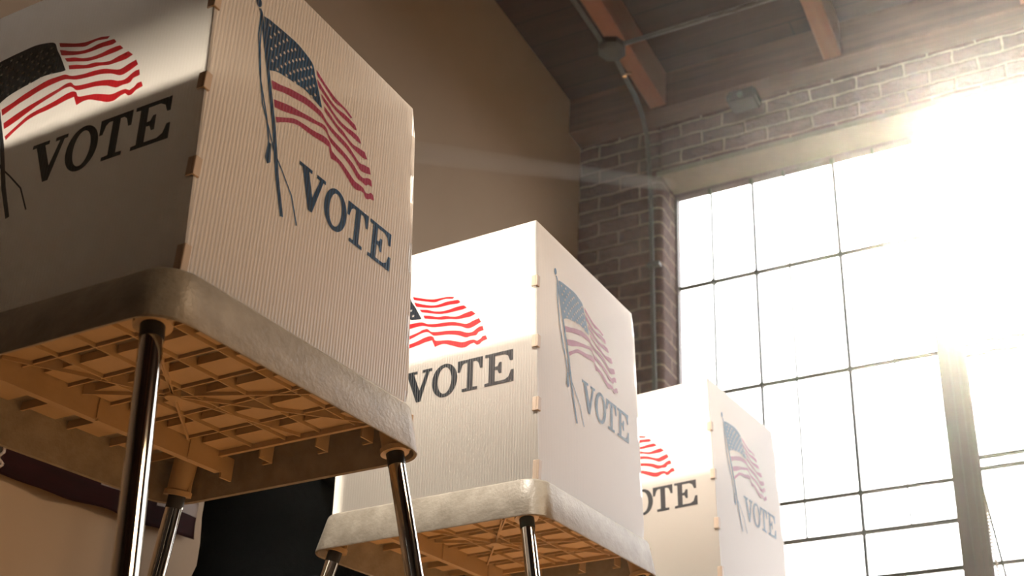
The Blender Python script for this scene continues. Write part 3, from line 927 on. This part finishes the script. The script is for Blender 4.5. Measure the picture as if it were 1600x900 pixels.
def make_person(loc, rz):
    """stands facing local +X"""
    root = empty('person', loc, rz)
    # body: one continuous figure (head, neck, torso, arms, hands, legs, feet)
    V = [(0.0, 0, 0.95), (0.0, 0, 1.08), (0.0, 0, 1.25), (-0.01, 0, 1.40), (0.0, 0, 1.50), (0.015, 0, 1.57), (0.02, 0, 1.63), (0.02, 0, 1.70),
         (-0.01, 0.17, 1.42), (0.02, 0.21, 1.16), (0.20, 0.17, 1.08), (0.25, 0.155, 1.08),
         (-0.01, -0.17, 1.42), (-0.03, -0.22, 1.16), (0.19, -0.15, 1.09), (0.24, -0.13, 1.085),
         (0.0, 0.09, 0.88), (0.01, 0.10, 0.50), (-0.02, 0.10, 0.09), (0.10, 0.11, 0.045),
         (0.0, -0.09, 0.88), (0.01, -0.10, 0.50), (-0.02, -0.10, 0.09), (0.10, -0.11, 0.045)]
    E = [(0, 1), (1, 2), (2, 3), (3, 4), (4, 5), (5, 6), (6, 7), (3, 8), (8, 9), (9, 10), (10, 11), (3, 12), (12, 13), (13, 14), (14, 15),
         (0, 16), (16, 17), (17, 18), (18, 19), (0, 20), (20, 21), (21, 22), (22, 23)]
    Rr = [(0.13, 0.11), (0.12, 0.10), (0.14, 0.11), (0.13, 0.10), (0.055, 0.055), (0.06, 0.06), (0.078, 0.092), (0.07, 0.085),
          0.058, 0.042, 0.030, 0.028, 0.058, 0.042, 0.030, 0.028, 0.085, 0.058, 0.042, 0.035, 0.085, 0.058, 0.042, 0.035]
    body = skin_obj('body', V, E, Rr, M['skin'], root)
    # five-fingered hands resting on the table edge
    for s in (1, -1):
        hx, hy, hz = (0.25, 0.155, 1.08) if s == 1 else (0.24, -0.13, 1.085)
        V = [(hx - 0.02, hy, hz), (hx + 0.03, hy, hz - 0.005), (hx + 0.065, hy, hz - 0.010)]
        E = [(0, 1), (1, 2)]
        Rr = [(0.026, 0.018), (0.036, 0.014), (0.036, 0.012)]
        for k, (dy, ln) in enumerate(((-0.030, 0.070), (-0.010, 0.082), (0.010, 0.078), (0.029, 0.062))):
            n = len(V)
            V += [(hx + 0.070, hy + dy, hz - 0.010), (hx + 0.070 + ln * 0.45, hy + dy * 1.1, hz - 0.012), (hx + 0.070 + ln * 0.8, hy + dy * 1.15, hz - 0.024), (hx + 0.070 + ln * 0.95, hy + dy * 1.15, hz - 0.038)]
            E += [(2, n), (n, n + 1), (n + 1, n + 2), (n + 2, n + 3)]
            Rr += [0.0095, 0.0088, 0.008, 0.007]
        n = len(V)
        V += [(hx + 0.010, hy - s * 0.035, hz - 0.008), (hx + 0.040, hy - s * 0.058, hz - 0.014), (hx + 0.066, hy - s * 0.066, hz - 0.018)]
        E += [(1, n), (n, n + 1), (n + 1, n + 2)]
        Rr += [0.013, 0.0105, 0.009]
        skin_obj('hand', V, E, Rr, M['skin'], body, 2)
    # face
    for yy in (0.03, -0.03):
        fb = bmesh.new()
        bmesh.ops.create_uvsphere(fb, u_segments=12, v_segments=8, radius=0.012, matrix=Matrix.Translation((0.093, yy, 1.665)))
        obj('eye', fb, M['banner_white'], body, True)
    fb = bmesh.new()
    tube(fb, [(0.098, 0, 1.675), (0.112, 0, 1.645), (0.118, 0, 1.628), (0.100, 0, 1.618)], [0.007, 0.011, 0.014, 0.008], 10)
    obj('nose', fb, M['skin'], body, True)
    for yy in (0.088, -0.088):
        fb = bmesh.new()
        bmesh.ops.create_uvsphere(fb, u_segments=10, v_segments=8, radius=0.03, matrix=Matrix.Translation((0.015, yy, 1.645)) @ Matrix.Diagonal((0.6, 0.3, 1, 1)))
        obj('ear', fb, M['skin'], body, True)
    fb = bmesh.new()
    tube(fb, [(0.088, 0.025, 1.594), (0.103, 0, 1.592), (0.088, -0.025, 1.594)], [0.003, 0.006, 0.003], 8)
    obj('mouth', fb, M['banner'], body, True)
    # hair cap
    fb = bmesh.new()
    bmesh.ops.create_uvsphere(fb, u_segments=24, v_segments=16, radius=0.112, matrix=Matrix.Translation((0.004, 0, 1.685)) @ Matrix.Diagonal((1.0, 0.86, 1.0, 1)))
    bmesh.ops.delete(fb, geom=[v for v in fb.verts if (v.co.x > 0.06 and v.co.z < 1.70) or v.co.z < 1.60], context='VERTS')
    obj('hair', fb, M['hair'], root, True)
    # hip-length coat, lofted round the torso so that its outline folds
    rings = []
    prof = [(0.70, 0.185, 0.240), (0.78, 0.190, 0.243), (0.84, 0.180, 0.233), (0.90, 0.186, 0.246), (0.95, 0.174, 0.232), (0.99, 0.166, 0.222), (1.04, 0.165, 0.222), (1.10, 0.166, 0.226), (1.18, 0.168, 0.232),
            (1.27, 0.172, 0.238), (1.36, 0.165, 0.236), (1.43, 0.145, 0.215), (1.475, 0.11, 0.15), (1.505, 0.075, 0.085), (1.53, 0.07, 0.075)]
    for z, rx, ry in prof:
        ry *= 0.90
        rings.append([(rx * math.cos(2 * PI * k / 40) * (1 + 0.02 * math.sin(5 * 2 * PI * k / 40 + z * 30)), ry * math.sin(2 * PI * k / 40) * (1 + 0.015 * math.sin(4 * 2 * PI * k / 40 + z * 25)), z) for k in range(40)])
    fb = bmesh.new(); loft(fb, rings, True, False)
    coat = obj('coat', fb, M['coat'], root, True)
    for s in (1, -1):
        fb = bmesh.new()
        sh = (-0.01, 0.185 * s, 1.42)
        el = (0.02, 0.215, 1.16) if s == 1 else (-0.03, -0.225, 1.16)
        wr = (0.19, 0.172, 1.083) if s == 1 else (0.18, -0.153, 1.093)
        mid = tuple((sh[i] + el[i]) / 2 for i in range(3))
        m2 = tuple((el[i] + wr[i]) / 2 for i in range(3))
        tube(fb, [sh, mid, el, m2, wr], [0.078, 0.070, 0.060, 0.052, 0.044], 16)
        obj('sleeve', fb, M['coat'], coat, True)
    for s in (1, -1):
        fb = bmesh.new()
        tube(fb, [(0, 0.085 * s, 0.92), (0.005, 0.095 * s, 0.70), (0.01, 0.10 * s, 0.50), (-0.01, 0.10 * s, 0.25), (-0.02, 0.10 * s, 0.07)], [0.115, 0.10, 0.078, 0.066, 0.062], 18)
        obj('trouser_leg', fb, M['trousers'], root, True)
        fb = bmesh.new()
        rg = []
        for x, w_, h_ in ((-0.09, 0.03, 0.05), (-0.06, 0.042, 0.095), (0.0, 0.044, 0.09), (0.07, 0.05, 0.06), (0.13, 0.048, 0.045), (0.17, 0.03, 0.03)):
            rg.append([(x, 0.105 * s + w_ * math.cos(a * PI / 8), max(0, h_ / 2 + h_ / 2 * math.sin(a * PI / 8))) for a in range(16)])
        loft(fb, rg, True, True)
        obj('shoe', fb, M['black'], root, True)
    return root
person = make_person((-1.665, 1.80, 0), math.radians(78))
tag(person, 'person in a near-black hip-length coat standing to the left of the middle voting booth', 'person')

# ------------------------------------------------------------------ added haze volumes shaping glare and sunbeam
mt, nt, out = new_mat('glare_volume')
vs = N(nt, 'ShaderNodeVolumeScatter', Density=0.003, Anisotropy=0.92)
_g = N(nt, 'ShaderNodeNewGeometry')
_s = N(nt, 'ShaderNodeSeparateXYZ')
_m = N(nt, 'ShaderNodeMapRange', interpolation_type='SMOOTHSTEP')  # density rises to the right to shape glare round the window
_m.inputs['From Min'].default_value = -1.3
_m.inputs['From Max'].default_value = 0.1
_m.inputs['To Min'].default_value = 0.0002
_m.inputs['To Max'].default_value = 0.0018
nt.links.new(_g.outputs['Position'], _s.inputs[0])
nt.links.new(_s.outputs[0], _m.inputs['Value'])
nt.links.new(_m.outputs[0], vs.inputs['Density'])
vs.inputs['Color'].default_value = (1.0, 0.95, 0.88, 1)
nt.links.new(vs.outputs[0], out.inputs['Volume'])
bm = bmesh.new(); box(bm, XL + 0.001, XR - 0.001, YB + 0.001, YG + 0.10, 0.001, ZC - 0.001)
hz = obj('glare_haze', bm, mt)
tag(hz, 'faint haze added through the room, denser to the right to shape the window glare', 'haze', kind='stuff')

mt, nt, out = new_mat('sunbeam_scatter')
vs = N(nt, 'ShaderNodeVolumeScatter', Density=0.9, Anisotropy=0.5)
vs.inputs['Color'].default_value = (1.0, 0.93, 0.82, 1)
nt.links.new(vs.outputs[0], out.inputs['Volume'])
bm = bmesh.new()
p0 = Vector((WX0 + 0.045, YW + 0.02, WZ1 - 0.06))
tube(bm, [p0, p0 - SUN_DIR * 2.9], 0.030, 14)  # dense scattering tube added to draw the streak of light
sb = obj('sunbeam', bm, mt, None, True)
tag(sb, 'pale sunbeam drawn by an added scattering tube slanting from the window corner past the beige wall', 'sunbeam', kind='stuff')
